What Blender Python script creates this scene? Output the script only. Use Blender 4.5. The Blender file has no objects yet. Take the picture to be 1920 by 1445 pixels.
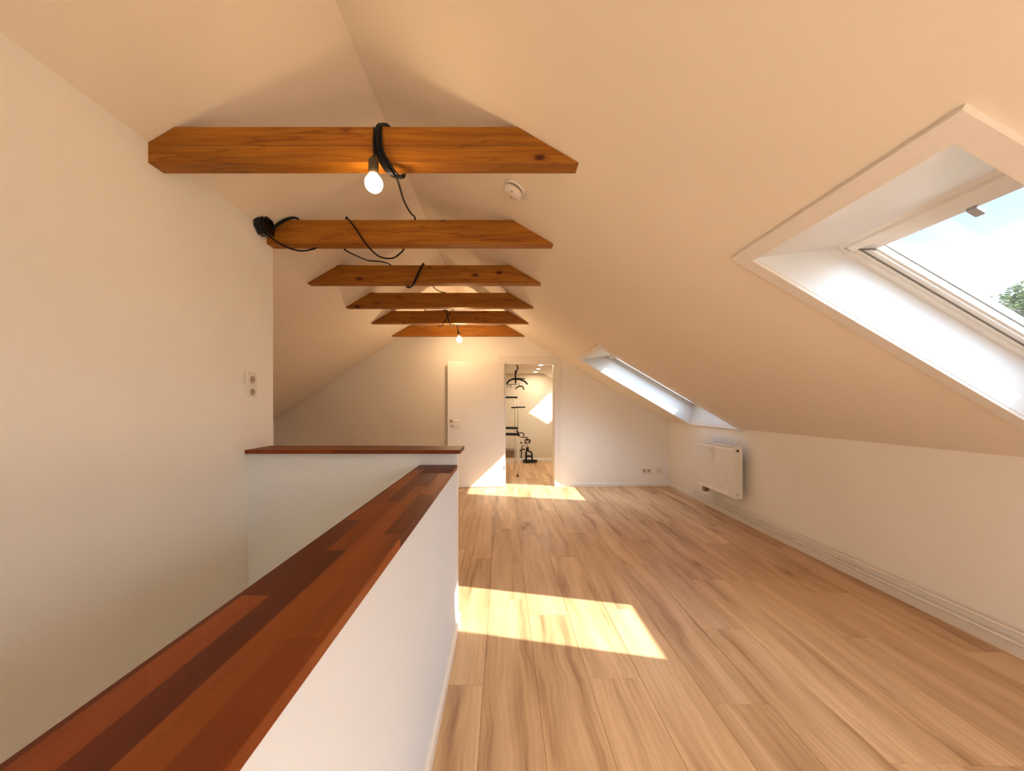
import bpy, bmesh, math, random
from mathutils import Vector, Matrix
random.seed(7)
SC = bpy.context.scene
COL = SC.collection
H = 1.265            # camera height above the floor (m)
F = 694.0            # focal length in pixels of the 1920 wide frame
CX, CY = 943.0, 760.0

# ------------------------------------------------------------------ camera
cam = bpy.data.cameras.new('camera')
cam.sensor_fit = 'HORIZONTAL'; cam.sensor_width = 36.0
cam.lens = F / 1920 * 36.0
cam.shift_x = (960 - CX) / 1920
cam.shift_y = (CY - 722.5) / 1920
cam.clip_start = 0.02
co = bpy.data.objects.new('camera', cam); COL.objects.link(co)
co.location = (0, 0, H); co.rotation_euler = (math.pi / 2, 0, 0)
SC.camera = co
SC.view_settings.view_transform = 'Standard'
SC.view_settings.look = 'None'
SC.view_settings.gamma = 1.0
SC.view_settings.use_curve_mapping = False
SC.view_settings.exposure = 2.95

# ------------------------------------------------------------------ sky and sun
SKY_AUREOLE = 7.0
SUN_DIR = Vector((-1.0, 0.57, -0.93)).normalized()
world = bpy.data.worlds.new('sky'); SC.world = world
world.use_nodes = True
wt = world.node_tree; wt.nodes.clear()
def wn(t, **k):
    n = wt.nodes.new(t)
    for a, b in k.items(): setattr(n, a, b)
    return n
w_out = wn('ShaderNodeOutputWorld'); w_bg = wn('ShaderNodeBackground')
w_tc = wn('ShaderNodeTexCoord'); w_sep = wn('ShaderNodeSeparateXYZ')
w_map = wn('ShaderNodeMapping'); w_map.inputs['Scale'].default_value = (1.2, 1.2, 5.0)
w_ns = wn('ShaderNodeTexNoise'); w_ns.inputs['Scale'].default_value = 2.2; w_ns.inputs['Detail'].default_value = 5
w_r1 = wn('ShaderNodeValToRGB')
w_r1.color_ramp.elements[0].position = 0.10; w_r1.color_ramp.elements[0].color = (0.82, 0.88, 0.96, 1)
w_r1.color_ramp.elements[1].position = 0.42; w_r1.color_ramp.elements[1].color = (0.20, 0.36, 0.74, 1)
w_r2 = wn('ShaderNodeValToRGB')
w_r2.color_ramp.elements[0].position = 0.47; w_r2.color_ramp.elements[0].color = (0, 0, 0, 1)
w_r2.color_ramp.elements[1].position = 0.60; w_r2.color_ramp.elements[1].color = (1, 1, 1, 1)
w_mix = wn('ShaderNodeMixRGB'); w_mix.inputs['Color2'].default_value = (0.74, 0.78, 0.86, 1)
L = wt.links.new
L(w_tc.outputs['Generated'], w_sep.inputs[0]); L(w_sep.outputs['Z'], w_r1.inputs[0])
L(w_tc.outputs['Generated'], w_map.inputs[0]); L(w_map.outputs[0], w_ns.inputs['Vector'])
L(w_ns.outputs['Fac'], w_r2.inputs[0]); L(w_r2.outputs[0], w_mix.inputs['Fac'])
L(w_r1.outputs[0], w_mix.inputs['Color1'])
# bright hazy aureole round the sun
w_dot = wn('ShaderNodeVectorMath', operation='DOT_PRODUCT'); w_dot.inputs[1].default_value = -SUN_DIR
w_max = wn('ShaderNodeMath', operation='MAXIMUM'); w_max.inputs[1].default_value = 0.0
w_pow = wn('ShaderNodeMath', operation='POWER'); w_pow.inputs[1].default_value = 8.0
w_sc = wn('ShaderNodeVectorMath', operation='SCALE'); w_sc.inputs[0].default_value = (0.82, 1.0, 1.20)
w_mul = wn('ShaderNodeMath', operation='MULTIPLY'); w_mul.inputs[1].default_value = SKY_AUREOLE
w_add = wn('ShaderNodeVectorMath', operation='ADD')
L(w_tc.outputs['Generated'], w_dot.inputs[0]); L(w_dot.outputs['Value'], w_max.inputs[0]); L(w_max.outputs[0], w_pow.inputs[0])
L(w_pow.outputs[0], w_mul.inputs[0]); L(w_mul.outputs[0], w_sc.inputs['Scale'])
L(w_mix.outputs[0], w_add.inputs[0]); L(w_sc.outputs[0], w_add.inputs[1]); L(w_add.outputs[0], w_bg.inputs['Color'])
w_bg.inputs['Strength'].default_value = 0.27
L(w_bg.outputs[0], w_out.inputs[0])

sun = bpy.data.lights.new('sun', 'SUN'); sun.energy = 1.75; sun.angle = 0.009
sun.color = (1.0, 0.94, 0.85)
so = bpy.data.objects.new('sun', sun); COL.objects.link(so)
so.rotation_euler = SUN_DIR.to_track_quat('-Z', 'Y').to_euler(); so.location = (8, -4, 9)
BULB_STRENGTH = 10.5
FILL_STRENGTH = 8.5  # for the added fill lamps out of view
BULB_COLOR = (1.0, 0.69, 0.38, 1)

# ------------------------------------------------------------------ node helpers
def mat(name):
    m = bpy.data.materials.new(name); m.use_nodes = True
    nt = m.node_tree; nt.nodes.clear()
    o = nt.nodes.new('ShaderNodeOutputMaterial'); b = nt.nodes.new('ShaderNodeBsdfPrincipled')
    nt.links.new(b.outputs[0], o.inputs[0])
    return m, nt, b
def nd(nt, t, ins=None, **k):
    n = nt.nodes.new(t)
    for a, v in k.items(): setattr(n, a, v)
    for a, v in (ins or {}).items():
        if hasattr(v, 'is_linked') or isinstance(v, bpy.types.NodeSocket): nt.links.new(v, n.inputs[a])
        else: n.inputs[a].default_value = v
    return n
def ramp(nt, fac, stops, interp='LINEAR'):
    n = nt.nodes.new('ShaderNodeValToRGB'); n.color_ramp.interpolation = interp
    e = n.color_ramp.elements
    while len(e) > 1: e.remove(e[-1])
    e[0].position = stops[0][0]; e[0].color = stops[0][1]
    for p, c in stops[1:]:
        q = e.new(p); q.color = c
    nt.links.new(fac, n.inputs[0]); return n.outputs[0]
def g4(v): return (v, v, v, 1)
def mixc(nt, fac, a, b, mode='MIX'):
    n = nt.nodes.new('ShaderNodeMixRGB'); n.blend_type = mode
    for i, v in (('Fac', fac), ('Color1', a), ('Color2', b)):
        if isinstance(v, bpy.types.NodeSocket): nt.links.new(v, n.inputs[i])
        else: n.inputs[i].default_value = v
    return n.outputs[0]
def m_(nt, op, a, b=0.0):
    n = nt.nodes.new('ShaderNodeMath'); n.operation = op
    for i, v in ((0, a), (1, b)):
        if isinstance(v, bpy.types.NodeSocket): nt.links.new(v, n.inputs[i])
        else: n.inputs[i].default_value = v
    return n.outputs[0]

def plain(name, col, rough=0.5, metal=0.0, noise=0.04, scale=30, bump=0.0, spec=0.5):
    m, nt, b = mat(name)
    tc = nd(nt, 'ShaderNodeTexCoord')
    n = nd(nt, 'ShaderNodeTexNoise', {'Vector': tc.outputs['Object'], 'Scale': scale, 'Detail': 4})
    lo = tuple(c * (1 - noise) for c in col) + (1,); hi = tuple(min(1, c * (1 + noise)) for c in col) + (1,)
    nt.links.new(ramp(nt, n.outputs['Fac'], [(0.35, lo), (0.65, hi)]), b.inputs['Base Color'])
    b.inputs['Roughness'].default_value = rough; b.inputs['Metallic'].default_value = metal
    b.inputs['Specular IOR Level'].default_value = spec
    if bump:
        bp = nd(nt, 'ShaderNodeBump', {'Height': n.outputs['Fac'], 'Strength': bump, 'Distance': 0.002})
        nt.links.new(bp.outputs[0], b.inputs['Normal'])
    return m

def plaster(name, col, dimple=False, strength=0.25):
    m, nt, b = mat(name)
    tc = nd(nt, 'ShaderNodeTexCoord')
    n1 = nd(nt, 'ShaderNodeTexNoise', {'Vector': tc.outputs['Object'], 'Scale': 1.3, 'Detail': 3})
    n2 = nd(nt, 'ShaderNodeTexNoise', {'Vector': tc.outputs['Object'], 'Scale': 90, 'Detail': 6, 'Roughness': 0.65})
    lo = tuple(c * 0.975 for c in col) + (1,); hi = tuple(min(1, c * 1.02) for c in col) + (1,)
    c = ramp(nt, n1.outputs['Fac'], [(0.3, lo), (0.7, hi)])
    hgt = n2.outputs['Fac']
    if dimple:   # sparse dents of an embossed wall paper
        v = nd(nt, 'ShaderNodeTexVoronoi', {'Vector': nd(nt, 'ShaderNodeMapping', {'Vector': tc.outputs['Object'], 'Scale': (1, 1, 0.7)}).outputs[0], 'Scale': 60, 'Randomness': 1.0})
        cell = nd(nt, 'ShaderNodeSeparateColor', {0: v.outputs['Color']})
        d = ramp(nt, v.outputs['Distance'], [(0.05, g4(0)), (0.16, g4(1))])
        k = ramp(nt, cell.outputs[0], [(0.80, g4(1)), (0.84, g4(0))])
        dd = mixc(nt, 1.0, d, k, 'LIGHTEN')
        hh = mixc(nt, 0.35, dd, n2.outputs['Fac'], 'MIX'); hgt = hh
        c = mixc(nt, 1.0, c, ramp(nt, dd, [(0, g4(0.86)), (1, g4(1))]), 'MULTIPLY')
    nt.links.new(c, b.inputs['Base Color'])
    b.inputs['Roughness'].default_value = 0.85; b.inputs['Specular IOR Level'].default_value = 0.2
    bp = nd(nt, 'ShaderNodeBump', {'Height': hgt, 'Strength': strength, 'Distance': 0.003})
    nt.links.new(bp.outputs[0], b.inputs['Normal'])
    return m

def oak_floor():
    """light oak laminate; grain follows Y, the 'plank' attribute shifts it from board to board"""
    m, nt, b = mat('oak_laminate')
    tc = nd(nt, 'ShaderNodeTexCoord'); at = nd(nt, 'ShaderNodeAttribute', attribute_name='plank')
    r = at.outputs['Fac']
    off = nd(nt, 'ShaderNodeCombineXYZ', {0: m_(nt, 'MULTIPLY', r, 37.0), 1: m_(nt, 'MULTIPLY', r, 91.0), 2: m_(nt, 'MULTIPLY', r, 13.0)})
    p = nd(nt, 'ShaderNodeVectorMath', {0: tc.outputs['Object'], 1: off.outputs[0]}, operation='ADD').outputs[0]
    # wavy warp
    wv = nd(nt, 'ShaderNodeTexNoise', {'Vector': nd(nt, 'ShaderNodeMapping', {'Vector': p, 'Scale': (2.0, 1.1, 1)}).outputs[0], 'Scale': 1.6, 'Detail': 3})
    sepw = nd(nt, 'ShaderNodeSeparateXYZ', {0: p})
    xw = m_(nt, 'ADD', sepw.outputs[0], m_(nt, 'MULTIPLY', m_(nt, 'SUBTRACT', wv.outputs['Fac'], 0.5), 0.11))
    q = nd(nt, 'ShaderNodeCombineXYZ', {0: xw, 1: sepw.outputs[1], 2: 0.0}).outputs[0]
    fine = nd(nt, 'ShaderNodeTexNoise', {'Vector': nd(nt, 'ShaderNodeMapping', {'Vector': q, 'Scale': (95, 2.6, 1)}).outputs[0], 'Scale': 1.0, 'Detail': 6, 'Roughness': 0.6})
    streak = nd(nt, 'ShaderNodeTexNoise', {'Vector': nd(nt, 'ShaderNodeMapping', {'Vector': q, 'Scale': (11, 0.80, 1)}).outputs[0], 'Scale': 1.0, 'Detail': 4, 'Roughness': 0.55})
    broad = nd(nt, 'ShaderNodeTexNoise', {'Vector': nd(nt, 'ShaderNodeMapping', {'Vector': p, 'Scale': (5, 0.8, 1)}).outputs[0], 'Scale': 1.0, 'Detail': 2})
    # cathedral rings
    ring = nd(nt, 'ShaderNodeTexWave', {'Vector': nd(nt, 'ShaderNodeMapping', {'Vector': q, 'Scale': (11, 0.9, 1)}).outputs[0], 'Scale': 1.1, 'Distortion': 7.0, 'Detail': 3, 'Detail Scale': 0.9}, wave_type='RINGS', rings_direction='SPHERICAL')
    c = ramp(nt, streak.outputs['Fac'], [(0.30, (0.45, 0.245, 0.122, 1)), (0.43, (0.67, 0.420, 0.225, 1)), (0.56, (0.78, 0.515, 0.295, 1)), (0.75, (0.84, 0.59, 0.36, 1))])
    c = mixc(nt, 0.42, c, ramp(nt, fine.outputs['Fac'], [(0.3, g4(0.72)), (0.62, g4(1.08))]), 'MULTIPLY')
    c = mixc(nt, 0.16, c, ramp(nt, ring.outputs['Fac'], [(0.0, g4(0.62)), (0.5, g4(1.0))]), 'MULTIPLY')
    c = mixc(nt, 0.6, c, ramp(nt, broad.outputs['Fac'], [(0.3, (0.80, 0.76, 0.70, 1)), (0.7, (1.1, 1.1, 1.1, 1))]), 'MULTIPLY')
    # knots
    kn = nd(nt, 'ShaderNodeTexVoronoi', {'Vector': nd(nt, 'ShaderNodeMapping', {'Vector': q, 'Scale': (3.6, 1.25, 1)}).outputs[0], 'Scale': 1.0})
    kd = ramp(nt, kn.outputs['Distance'], [(0.0, (0.30, 0.19, 0.12, 1)), (0.035, (0.45, 0.34, 0.25, 1)), (0.08, (0.80, 0.72, 0.64, 1)), (0.22, g4(1))])
    kc = nd(nt, 'ShaderNodeSeparateColor', {0: kn.outputs['Color']})
    ks = ramp(nt, kc.outputs[0], [(0.40, g4(1)), (0.44, g4(0))])
    c = mixc(nt, 1.0, c, mixc(nt, ks, kd, g4(1)), 'MULTIPLY')
    # board to board tone
    wn_ = nd(nt, 'ShaderNodeTexWhiteNoise', {'W': m_(nt, 'MULTIPLY', r, 517.0)}, noise_dimensions='1D')
    c = mixc(nt, 1.0, c, ramp(nt, wn_.outputs['Value'], [(0, (0.90, 0.87, 0.84, 1)), (1, (1.06, 1.06, 1.05, 1))]), 'MULTIPLY')
    nt.links.new(c, b.inputs['Base Color'])
    rg = ramp(nt, fine.outputs['Fac'], [(0.3, g4(0.50)), (0.7, g4(0.40))])
    nt.links.new(rg, b.inputs['Roughness']); b.inputs['Specular IOR Level'].default_value = 0.45
    bp = nd(nt, 'ShaderNodeBump', {'Height': fine.outputs['Fac'], 'Strength': 0.12, 'Distance': 0.001})
    nt.links.new(bp.outputs[0], b.inputs['Normal'])
    return m

def stave_wood(name, axis):
    """oiled red-brown hardwood glued from staves that run along axis (0 = X, 1 = Y)"""
    m, nt, b = mat(name)
    tc = nd(nt, 'ShaderNodeTexCoord'); s = nd(nt, 'ShaderNodeSeparateXYZ', {0: tc.outputs['Object']})
    u, v = (s.outputs[1], s.outputs[0]) if axis == 0 else (s.outputs[0], s.outputs[1])
    row = m_(nt, 'FLOOR', m_(nt, 'DIVIDE', m_(nt, 'ADD', u, 10.0), 0.048))
    wr = nd(nt, 'ShaderNodeTexWhiteNoise', {'W': row}, noise_dimensions='1D')
    vv = m_(nt, 'ADD', m_(nt, 'DIVIDE', v, 0.42), m_(nt, 'MULTIPLY', wr.outputs['Value'], 5.0))
    cid = m_(nt, 'FLOOR', vv)
    wn2 = nd(nt, 'ShaderNodeTexWhiteNoise', {'Vector': nd(nt, 'ShaderNodeCombineXYZ', {0: row, 1: cid, 2: 3.0}).outputs[0]}, noise_dimensions='3D')
    rnd = wn2.outputs['Value']
    pos = nd(nt, 'ShaderNodeCombineXYZ', {0: m_(nt, 'ADD', m_(nt, 'MULTIPLY', u, 60.0), m_(nt, 'MULTIPLY', rnd, 50.0)), 1: m_(nt, 'MULTIPLY', v, 3.0), 2: rnd}).outputs[0]
    fine = nd(nt, 'ShaderNodeTexNoise', {'Vector': pos, 'Scale': 1.0, 'Detail': 5, 'Roughness': 0.6})
    pos2 = nd(nt, 'ShaderNodeCombineXYZ', {0: m_(nt, 'ADD', m_(nt, 'MULTIPLY', u, 9.0), m_(nt, 'MULTIPLY', rnd, 50.0)), 1: m_(nt, 'MULTIPLY', v, 1.6), 2: rnd}).outputs[0]
    soft = nd(nt, 'ShaderNodeTexNoise', {'Vector': pos2, 'Scale': 1.0, 'Detail': 3})
    c = ramp(nt, rnd, [(0.0, (0.095, 0.015, 0.004, 1)), (0.35, (0.135, 0.024, 0.005, 1)), (0.7, (0.220, 0.048, 0.007, 1)), (1.0, (0.290, 0.074, 0.010, 1))])
    c = mixc(nt, 0.75, c, ramp(nt, soft.outputs['Fac'], [(0.3, g4(0.60)), (0.7, g4(1.18))]), 'MULTIPLY')
    c = mixc(nt, 0.6, c, ramp(nt, fine.outputs['Fac'], [(0.3, g4(0.72)), (0.65, g4(1.10))]), 'MULTIPLY')
    nt.links.new(c, b.inputs['Base Color'])
    b.inputs['Roughness'].default_value = 0.45; b.inputs['Specular IOR Level'].default_value = 0.22
    bp = nd(nt, 'ShaderNodeBump', {'Height': fine.outputs['Fac'], 'Strength': 0.12, 'Distance': 0.001})
    nt.links.new(bp.outputs[0], b.inputs['Normal'])
    return m

def pine_beam():
    m, nt, b = mat('stained_pine')
    tc = nd(nt, 'ShaderNodeTexCoord'); at = nd(nt, 'ShaderNodeAttribute', attribute_name='plank')
    r = at.outputs['Fac']
    off = nd(nt, 'ShaderNodeCombineXYZ', {0: m_(nt, 'MULTIPLY', r, 31.0), 1: m_(nt, 'MULTIPLY', r, 17.0), 2: m_(nt, 'MULTIPLY', r, 5.0)})
    p = nd(nt, 'ShaderNodeVectorMath', {0: tc.outputs['Object'], 1: off.outputs[0]}, operation='ADD').outputs[0]
    wv = nd(nt, 'ShaderNodeTexNoise', {'Vector': p, 'Scale': 2.4, 'Detail': 2})
    s = nd(nt, 'ShaderNodeSeparateXYZ', {0: p})
    zz = m_(nt, 'ADD', s.outputs[2], m_(nt, 'MULTIPLY', m_(nt, 'SUBTRACT', wv.outputs['Fac'], 0.5), 0.035))
    q = nd(nt, 'ShaderNodeCombineXYZ', {0: s.outputs[0], 1: s.outputs[1], 2: zz}).outputs[0]
    gr = nd(nt, 'ShaderNodeTexNoise', {'Vector': nd(nt, 'ShaderNodeMapping', {'Vector': q, 'Scale': (2.5, 45, 60)}).outputs[0], 'Scale': 1.0, 'Detail': 5, 'Roughness': 0.6})
    br = nd(nt, 'ShaderNodeTexNoise', {'Vector': nd(nt, 'ShaderNodeMapping', {'Vector': q, 'Scale': (2, 8, 16)}).outputs[0], 'Scale': 1.0, 'Detail': 2})
    c = ramp(nt, gr.outputs['Fac'], [(0.28, (0.255, 0.080, 0.005, 1)), (0.5, (0.340, 0.120, 0.008, 1)), (0.72, (0.420, 0.165, 0.012, 1))])
    c = mixc(nt, 0.7, c, ramp(nt, br.outputs['Fac'], [(0.3, g4(0.74)), (0.7, g4(1.14))]), 'MULTIPLY')
    kn = nd(nt, 'ShaderNodeTexVoronoi', {'Vector': nd(nt, 'ShaderNodeMapping', {'Vector': q, 'Scale': (4.6, 1.5, 9.0)}).outputs[0], 'Scale': 1.0})
    kd = ramp(nt, kn.outputs['Distance'], [(0.0, (0.12, 0.05, 0.04, 1)), (0.09, (0.26, 0.13, 0.09, 1)), (0.14, (0.80, 0.70, 0.6, 1)), (0.26, g4(1))])
    kc = nd(nt, 'ShaderNodeSeparateColor', {0: kn.outputs['Color']})
    ks = ramp(nt, kc.outputs[0], [(0.66, g4(0)), (0.68, g4(1))])
    c = mixc(nt, 1.0, c, mixc(nt, ks, kd, g4(1)), 'MULTIPLY')
    ln = nd(nt, 'ShaderNodeTexNoise', {'Vector': nd(nt, 'ShaderNodeMapping', {'Vector': q, 'Scale': (1.6, 20, 34)}).outputs[0], 'Scale': 1.0, 'Detail': 1, 'Roughness': 0.3})
    c = mixc(nt, 0.8, c, ramp(nt, ln.outputs['Fac'], [(0.475, g4(1)), (0.50, (0.60, 0.50, 0.45, 1)), (0.525, g4(1))]), 'MULTIPLY')
    nt.links.new(c, b.inputs['Base Color'])
    b.inputs['Roughness'].default_value = 0.55; b.inputs['Specular IOR Level'].default_value = 0.3
    return m

def glass_pane():
    m = bpy.data.materials.new('window_glass'); m.use_nodes = True
    nt = m.node_tree; nt.nodes.clear()
    o = nt.nodes.new('ShaderNodeOutputMaterial')
    t = nd(nt, 'ShaderNodeBsdfTransparent', {'Color': (0.96, 0.98, 0.97, 1)})
    g = nd(nt, 'ShaderNodeBsdfGlossy', {'Roughness': 0.0, 'Color': (1, 1, 1, 1)})
    lw = nd(nt, 'ShaderNodeLayerWeight', {'Blend': 0.5})
    fr = m_(nt, 'ADD', m_(nt, 'MULTIPLY', m_(nt, 'POWER', lw.outputs['Facing'], 5.0), 0.8), 0.035)
    mx = nd(nt, 'ShaderNodeMixShader', {'Fac': fr})
    nt.links.new(t.outputs[0], mx.inputs[1]); nt.links.new(g.outputs[0], mx.inputs[2])
    nt.links.new(mx.outputs[0], o.inputs[0])
    return m
def emit(name, col, s):
    m = bpy.data.materials.new(name); m.use_nodes = True
    nt = m.node_tree; nt.nodes.clear()
    o = nt.nodes.new('ShaderNodeOutputMaterial'); e = nd(nt, 'ShaderNodeEmission', {'Color': col, 'Strength': s})
    nt.links.new(e.outputs[0], o.inputs[0]); return m
def leaf_mat():
    m, nt, b = mat('leaf')
    tc = nd(nt, 'ShaderNodeTexCoord')
    n = nd(nt, 'ShaderNodeTexNoise', {'Vector': tc.outputs['Object'], 'Scale': 1.5, 'Detail': 3})
    nt.links.new(ramp(nt, n.outputs['Fac'], [(0.35, (0.10, 0.17, 0.04, 1)), (0.65, (0.30, 0.33, 0.07, 1))]), b.inputs['Base Color'])
    b.inputs['Roughness'].default_value = 0.6
    return m

WALL = (0.91, 0.86, 0.79)
M = dict(
    wall=plaster('wall_paint', WALL),
    ceil=plaster('ceiling_paint', (0.88, 0.775, 0.645), strength=0.12),  # orange glow of the bulbs mixed into the ceiling colour
    parapet=plaster('parapet_paint', (0.72, 0.75, 0.79), dimple=True, strength=0.5),
    trim=plain('white_trim', (0.84, 0.78, 0.71), 0.35, noise=0.01),
    lining=plain('lining_board', (0.80, 0.80, 0.79), 0.4, noise=0.015, scale=8),
    frame=plain('window_frame_white', (0.83, 0.81, 0.77), 0.3, noise=0.01),
    door=plain('door_lacquer', (0.85, 0.79, 0.71), 0.3, noise=0.01, scale=4),
    floor=oak_floor(), cap_y=stave_wood('red_hardwood_long', 1), cap_x=stave_wood('red_hardwood_cross', 0),
    beam=pine_beam(), glass=glass_pane(), leaf=leaf_mat(),
    black=plain('black_rubber', (0.005, 0.0045, 0.0054), 0.45, noise=0.1, spec=0.25),
    bakelite=plain('black_bakelite', (0.004, 0.005, 0.006), 0.15, noise=0.1, spec=0.35),
    plastic=plain('white_plastic', (0.86, 0.80, 0.73), 0.3, noise=0.01),
    cream=plain('cream_plastic', (0.80, 0.72, 0.62), 0.35, noise=0.01),
    dark=plain('dark_slot', (0.03, 0.022, 0.016), 0.6),
    slot=plain('socket_recess', (0.45, 0.34, 0.24), 0.5),
    metal=plain('brushed_steel', (0.62, 0.58, 0.52), 0.32, 1.0, noise=0.05),
    gasket=plain('grey_gasket', (0.20, 0.19, 0.18), 0.5),
    grey=plain('grey_clip', (0.42, 0.42, 0.44), 0.4),
    rad=plain('radiator_enamel', (0.87, 0.81, 0.73), 0.28, noise=0.01),
    brass=plain('valve_brass', (0.30, 0.18, 0.08), 0.45, 0.3),
    socket_lamp=plain('dark_lamp_socket', (0.055, 0.040, 0.022), 0.35),
    bulb=emit('lit_bulb', BULB_COLOR, BULB_STRENGTH), bulb_far=emit('lit_bulb_far', BULB_COLOR, BULB_STRENGTH * 5.2), globe_warm=emit('lit_globe_warm', (1.0, 0.72, 0.44, 1), FILL_STRENGTH * 0.8), globe=emit('lit_globe', (1.0, 0.89, 0.77, 1), FILL_STRENGTH),
    spot=emit('lit_spot', (1, 0.86, 0.64, 1), 75.0),
    tile=plain('roof_covering', (0.20, 0.10, 0.07), 0.8, noise=0.2, scale=6),
    flash=plain('pale_flashing', (0.80, 0.80, 0.80), 0.45, 0.0, noise=0.03),
    bark=plain('bark', (0.10, 0.07, 0.045), 0.9, noise=0.3, scale=5),
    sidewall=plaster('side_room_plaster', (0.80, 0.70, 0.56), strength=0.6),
    box=plain('brown_board', (0.20, 0.125, 0.08), 0.6, noise=0.15, scale=6),
    ground=plain('grass_ground', (0.12, 0.16, 0.05), 0.9, noise=0.3, scale=0.5),
)

# ------------------------------------------------------------------ mesh helpers
def tag(o, label=None, cat=None, group=None, kind=None):
    if label: o['label'] = label
    if cat: o['category'] = cat
    if group: o['group'] = group
    if kind: o['kind'] = kind
    return o
def empty(name, loc=(0, 0, 0), **k):
    o = bpy.data.objects.new(name, None); COL.objects.link(o); o.location = loc
    o.empty_display_size = 0.05
    return tag(o, **k)
class MB:
    def __init__(s): s.bm = bmesh.new()
    def quad(s, pts):
        return s.bm.faces.new([s.bm.verts.new(p) for p in pts])
    def box(s, a, b, bev=0.0):
        x0, y0, z0 = (min(a[i], b[i]) for i in range(3)); x1, y1, z1 = (max(a[i], b[i]) for i in range(3))
        return s.hexa([(x0, y0, z0), (x1, y0, z0), (x1, y1, z0), (x0, y1, z0), (x0, y0, z1), (x1, y0, z1), (x1, y1, z1), (x0, y1, z1)], bev)
    def hexa(s, p, bev=0.0):
        v = [s.bm.verts.new(q) for q in p]
        fs = [s.bm.faces.new([v[i] for i in f]) for f in ((0, 3, 2, 1), (4, 5, 6, 7), (0, 1, 5, 4), (1, 2, 6, 5), (2, 3, 7, 6), (3, 0, 4, 7))]
        if bev:
            es = list({e for f in fs for e in f.edges})
            bmesh.ops.bevel(s.bm, geom=es, offset=bev, segments=2, profile=0.6, affect='EDGES')
        return v
    def prism(s, pts, d):
        """extrude polygon pts by vector d"""
        d = Vector(d); a = [s.bm.verts.new(Vector(p)) for p in pts]; b = [s.bm.verts.new(Vector(p) + d) for p in pts]
        n = len(a); s.bm.faces.new(a); s.bm.faces.new(b[::-1])
        for i in range(n): s.bm.faces.new([a[i], b[i], b[(i + 1) % n], a[(i + 1) % n]])
    def tube(s, pts, r, seg=10, smooth=True, rads=None):
        pts = [Vector(p) for p in pts]
        rings = []; up = None
        for i, p in enumerate(pts):
            t = (pts[min(i + 1, len(pts) - 1)] - pts[max(i - 1, 0)]).normalized()
            if up is None:
                up = t.orthogonal().normalized()
            up = (up - t * up.dot(t)).normalized(); sd = t.cross(up)
            rr = rads[i] if rads else r
            rings.append([s.bm.verts.new(p + (up * math.cos(2 * math.pi * k / seg) + sd * math.sin(2 * math.pi * k / seg)) * rr) for k in range(seg)])
        for a, b in zip(rings, rings[1:]):
            for k in range(seg):
                f = s.bm.faces.new([a[k], a[(k + 1) % seg], b[(k + 1) % seg], b[k]]); f.smooth = smooth
        s.bm.faces.new(rings[0][::-1]); s.bm.faces.new(rings[-1])
    def lathe(s, prof, c, axis=(0, 0, 1), seg=24):
        """prof = [(radius, height)], spun about axis through c"""
        ax = Vector(axis).normalized(); u = ax.orthogonal().normalized(); w = ax.cross(u); c = Vector(c)
        rings = []
        for r, h in prof:
            if r < 1e-6: rings.append([s.bm.verts.new(c + ax * h)])
            else: rings.append([s.bm.verts.new(c + ax * h + (u * math.cos(2 * math.pi * k / seg) + w * math.sin(2 * math.pi * k / seg)) * r) for k in range(seg)])
        for a, b in zip(rings, rings[1:]):
            for k in range(seg):
                k2 = (k + 1) % seg
                q = [a[k % len(a)], a[k2 % len(a)], b[k2 % len(b)], b[k % len(b)]]
                u_ = []
                for v in q:
                    if v not in u_: u_.append(v)
                if len(u_) > 2:
                    f = s.bm.faces.new(u_); f.smooth = True
    def build(s, name, m, parent=None, **k):
        bmesh.ops.recalc_face_normals(s.bm, faces=s.bm.faces)
        me = bpy.data.meshes.new(name); s.bm.to_mesh(me); s.bm.free()
        me.materials.append(m)
        o = bpy.data.objects.new(name, me); COL.objects.link(o)
        if parent:
            o.parent = parent
            o.matrix_parent_inverse = parent.matrix_basis.inverted()
        return tag(o, **k)
def box(name, a, b, m, parent=None, bev=0.0, **k):
    q = MB(); q.box(a, b, bev); return q.build(name, m, parent, **k)
def P(px, py, Y):
    return Vector(((px - CX) * Y / F, Y, H - (py - CY) * Y / F))
def smooth_path(pts, n=8):
    pts = [Vector(p) for p in pts]; out = []
    for i in range(len(pts) - 1):
        p0 = pts[max(i - 1, 0)]; p1 = pts[i]; p2 = pts[i + 1]; p3 = pts[min(i + 2, len(pts) - 1)]
        for k in range(n):
            t = k / n
            out.append(0.5 * ((2 * p1) + (p2 - p0) * t + (2 * p0 - 5 * p1 + 4 * p2 - p3) * t * t + (3 * p1 - p0 - 3 * p2 + p3) * t ** 3))
    out.append(pts[-1]); return out

# ------------------------------------------------------------------ geometry of the roof space
S = 0.586                                # roof pitch (rise per metre)
XR = 2.60                                # right knee wall
ZK = H - 0.26                            # its height
def zr(x): return H + 1.264 - S * x      # right slope
XL = -3.98
def zl(x): return H + 1.067 + S * (x + 1.716)   # left slope
XRIDGE = (1.264 - 1.067 - S * 1.716) / (2 * S)
ZRIDGE = zr(XRIDGE)
YB = 5.81                                # back wall, right of the door leaf
YB2 = 6.45                               # back wall, left bay
YC = -4.0                                # wall behind the camera
YS = 8.44                                # far wall of the side room
XJ = -0.90

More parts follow.
